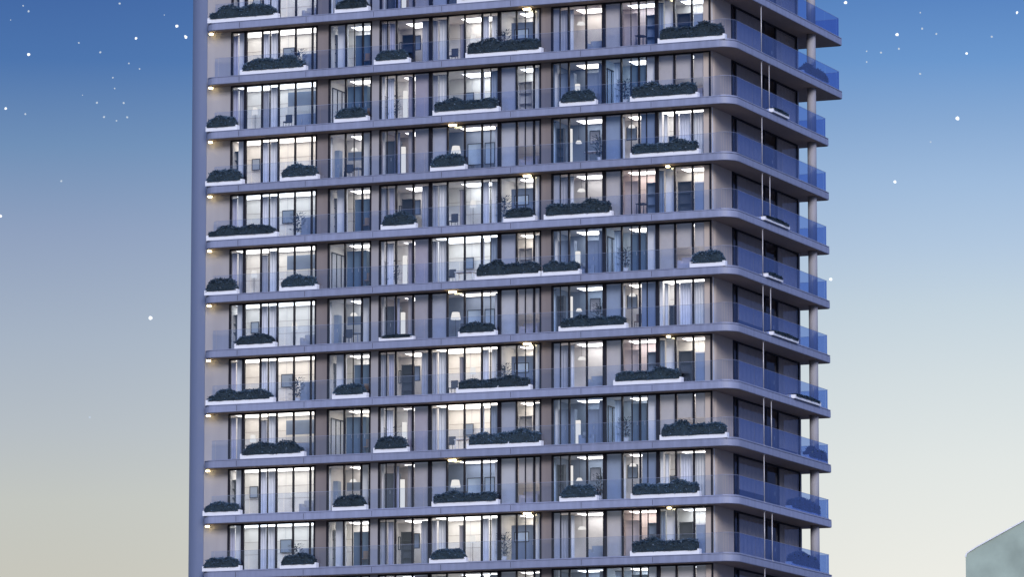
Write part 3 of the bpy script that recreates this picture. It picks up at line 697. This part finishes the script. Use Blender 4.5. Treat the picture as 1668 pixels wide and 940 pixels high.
SPECIAL = {(-204,2967,395): 'large white star low in the sky beside the tower, left of it', (-288,2952,451): 'white star cut by the left edge of the photo', (-184,2943,552): 'brightest white star touching the left edge of the tower near the top',
           (-212,2942,551): 'white star between the upper left corner and the tower', (-189,2942,558): 'white star just above the brightest one beside the tower left edge', (-238,2971,339): 'lowest faint star left of the tower',
           (-254,2952,471): 'small lone star midway down the sky left of the tower', (-272,2938,541): 'white star with a tail below the upper left corner', (-285,2943,511): 'white star near the left edge, below the upper left cluster',
           (188,2939,571): 'white star at the top edge just right of the tower', (284,2933,564): 'white star in the upper right corner', (217,2941,553): 'large white star in the cluster right of the tower top',
           (256,2940,542): 'white star below the cluster toward the upper right corner', (251,2947,506): 'large lone white star right of the tower, below the cluster', (216,2955,471): 'lowest star standing alone in the sky right of the tower',
           (180,2966,417): 'white star touching the glass balcony tip of the tower'}
def star_mesh(seed, mt, el):
    rg = random.Random(seed); mb = MB(); n, mm = 8, 5
    sx, sz = rg.uniform(.8, 1.25)*el, rg.uniform(.75, 1.15)/el
    for i in range(mm+1):
        a = PI*i/mm
        for k in range(n):
            p = 2*PI*k/n; q = 1+rg.uniform(-.22, .22)
            mb.v.append((sx*q*math.sin(a)*math.cos(p), q*math.sin(a)*math.sin(p), sz*q*math.cos(a)))
    for i in range(mm):
        for k in range(n):
            mb.f.append((i*n+k, i*n+(k+1) % n, (i+1)*n+(k+1) % n, (i+1)*n+k)); mb.mi.append(mb.m(mt)); mb.sm.append(True)
    return mb.mesh('star')
bright = [star_mesh(k, 'em_star', 1+.0*k) for k in range(4)]; dim = [star_mesh(k+9, 'em_star_dim', 1.25) for k in range(4)]
for i, (x, y, z, s) in enumerate(STARS):
    o = obj('star', (bright if s >= 4 else dim)[i % 4], None, (x, y, z))
    R = {1: .30, 2: .45, 3: .58, 4: .72, 5: .92}[s]; o.scale = (R, R, R) if s >= 4 else (R*.8, R*.8, R*1.25); o.rotation_euler = (0, (i*2.39) % 3.14, 0)
    if (x, y, z) in SPECIAL: tag(o, SPECIAL[(x, y, z)], 'star', 'stars')
    elif x < 0: tag(o, 'tiny faint star in the scattered cluster of the upper left sky', 'star', 'faint stars of the upper left cluster')
    else: tag(o, 'tiny faint star in the scattered cluster of the upper right sky', 'star', 'faint stars of the upper right cluster')

# ------------------------------------------------------------------ ground
mb = MB(); mb.face([(-6000, -2000, 0), (6000, -2000, 0), (6000, 9000, 0), (-6000, 9000, 0)], 'column')
M['asphalt'] = mat('asphalt', (.10, .10, .10), .9, var=.2, scale=.05)
mb = MB(); mb.face([(-6000, -2000, 0), (6000, -2000, 0), (6000, 9000, 0), (-6000, 9000, 0)], 'asphalt')
tag(obj('ground', mb), kind='structure')

# ------------------------------------------------------------------ sky and sun
w = bpy.data.worlds.new('World'); scene.world = w; w.use_nodes = True
nt = w.node_tree; N = nt.nodes; L = nt.links
bg = N['Background']
SUN_EL, SUN_AZ = math.radians(24), math.radians(172)
sky = N.new('ShaderNodeTexSky'); sky.sky_type = 'NISHITA'; sky.sun_disc = False; sky.sun_elevation = SUN_EL; sky.sun_rotation = SUN_AZ
sky.ozone_density = 3.0
sc_ = N.new('ShaderNodeVectorMath'); sc_.operation = 'SCALE'; sc_.inputs['Scale'].default_value = .15
tint = N.new('ShaderNodeVectorMath'); tint.operation = 'MULTIPLY'; tint.inputs[1].default_value = (.80, .90, 1.22)
L.new(sky.outputs['Color'], tint.inputs[0]); L.new(tint.outputs['Vector'], sc_.inputs[0])
tc = N.new('ShaderNodeTexCoord'); sep = N.new('ShaderNodeSeparateXYZ'); L.new(tc.outputs['Generated'], sep.inputs[0])
mz = N.new('ShaderNodeMapRange'); mz.inputs['From Min'].default_value = .0830; mz.inputs['From Max'].default_value = .1906; L.new(sep.outputs['Z'], mz.inputs['Value'])
def ramp(stops):
    r = N.new('ShaderNodeValToRGB'); L.new(mz.outputs['Result'], r.inputs['Fac']); e = r.color_ramp.elements
    stops = sorted((1-y/940, c) for y, c in stops)
    e[0].position = stops[0][0]; e[0].color = rgb(*stops[0][1]); e[1].position = stops[-1][0]; e[1].color = rgb(*stops[-1][1])
    for p, c in stops[1:-1]: q = e.new(p); q.color = rgb(*c)
    return r
rl_ = ramp([(0, (68, 106, 166)), (100, (77, 117, 174)), (240, (112, 144, 184)), (380, (143, 161, 191)), (560, (167, 180, 197)), (700, (182, 190, 197)), (820, (195, 198, 193)), (940, (199, 198, 188))])
rr_ = ramp([(0, (90, 134, 194)), (100, (108, 152, 206)), (200, (136, 170, 212)), (300, (160, 188, 221)), (400, (178, 200, 224)), (500, (196, 212, 224)), (620, (212, 222, 226)), (760, (226, 231, 229)), (940, (237, 237, 230))])
mxf = N.new('ShaderNodeMapRange'); mxf.interpolation_type = 'SMOOTHSTEP'; mxf.inputs['From Min'].default_value = -.10; mxf.inputs['From Max'].default_value = .10; L.new(sep.outputs['X'], mxf.inputs['Value'])
mix = N.new('ShaderNodeMix'); mix.data_type = 'RGBA'; L.new(mxf.outputs['Result'], mix.inputs['Factor']); L.new(rl_.outputs['Color'], mix.inputs['A']); L.new(rr_.outputs['Color'], mix.inputs['B'])
up = N.new('ShaderNodeMapRange'); up.interpolation_type = 'SMOOTHSTEP'; up.inputs['From Min'].default_value = .20; up.inputs['From Max'].default_value = .55; L.new(sep.outputs['Z'], up.inputs['Value'])
mix2 = N.new('ShaderNodeMix'); mix2.data_type = 'RGBA'; L.new(up.outputs['Result'], mix2.inputs['Factor']); low = N.new('ShaderNodeVectorMath'); low.operation = 'SCALE'; low.inputs['Scale'].default_value = 2**-.8
east = N.new('ShaderNodeMapRange'); east.interpolation_type = 'SMOOTHSTEP'; east.inputs['From Min'].default_value = .16; east.inputs['From Max'].default_value = .60; L.new(sep.outputs['X'], east.inputs['Value'])  # unseen sky to the right, made bluer for the side glass reflections
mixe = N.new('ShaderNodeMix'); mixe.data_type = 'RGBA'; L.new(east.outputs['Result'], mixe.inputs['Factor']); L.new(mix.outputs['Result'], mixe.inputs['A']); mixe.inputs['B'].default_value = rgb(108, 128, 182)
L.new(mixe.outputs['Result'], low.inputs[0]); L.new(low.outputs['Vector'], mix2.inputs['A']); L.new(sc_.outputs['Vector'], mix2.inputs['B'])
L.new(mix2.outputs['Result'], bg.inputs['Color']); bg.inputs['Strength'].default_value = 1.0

sun = bpy.data.lights.new('sun', 'SUN'); sun.energy = 1.25; sun.angle = math.radians(20); sun.color = (1, .95, .93)
so = bpy.data.objects.new('sun', sun); COL.objects.link(so)
dirv = Vector((math.sin(SUN_AZ)*math.cos(SUN_EL), math.cos(SUN_AZ)*math.cos(SUN_EL), math.sin(SUN_EL)))
so.rotation_euler = dirv.to_track_quat('Z', 'Y').to_euler()
print('things', thing_count, 'objects', len(bpy.data.objects))
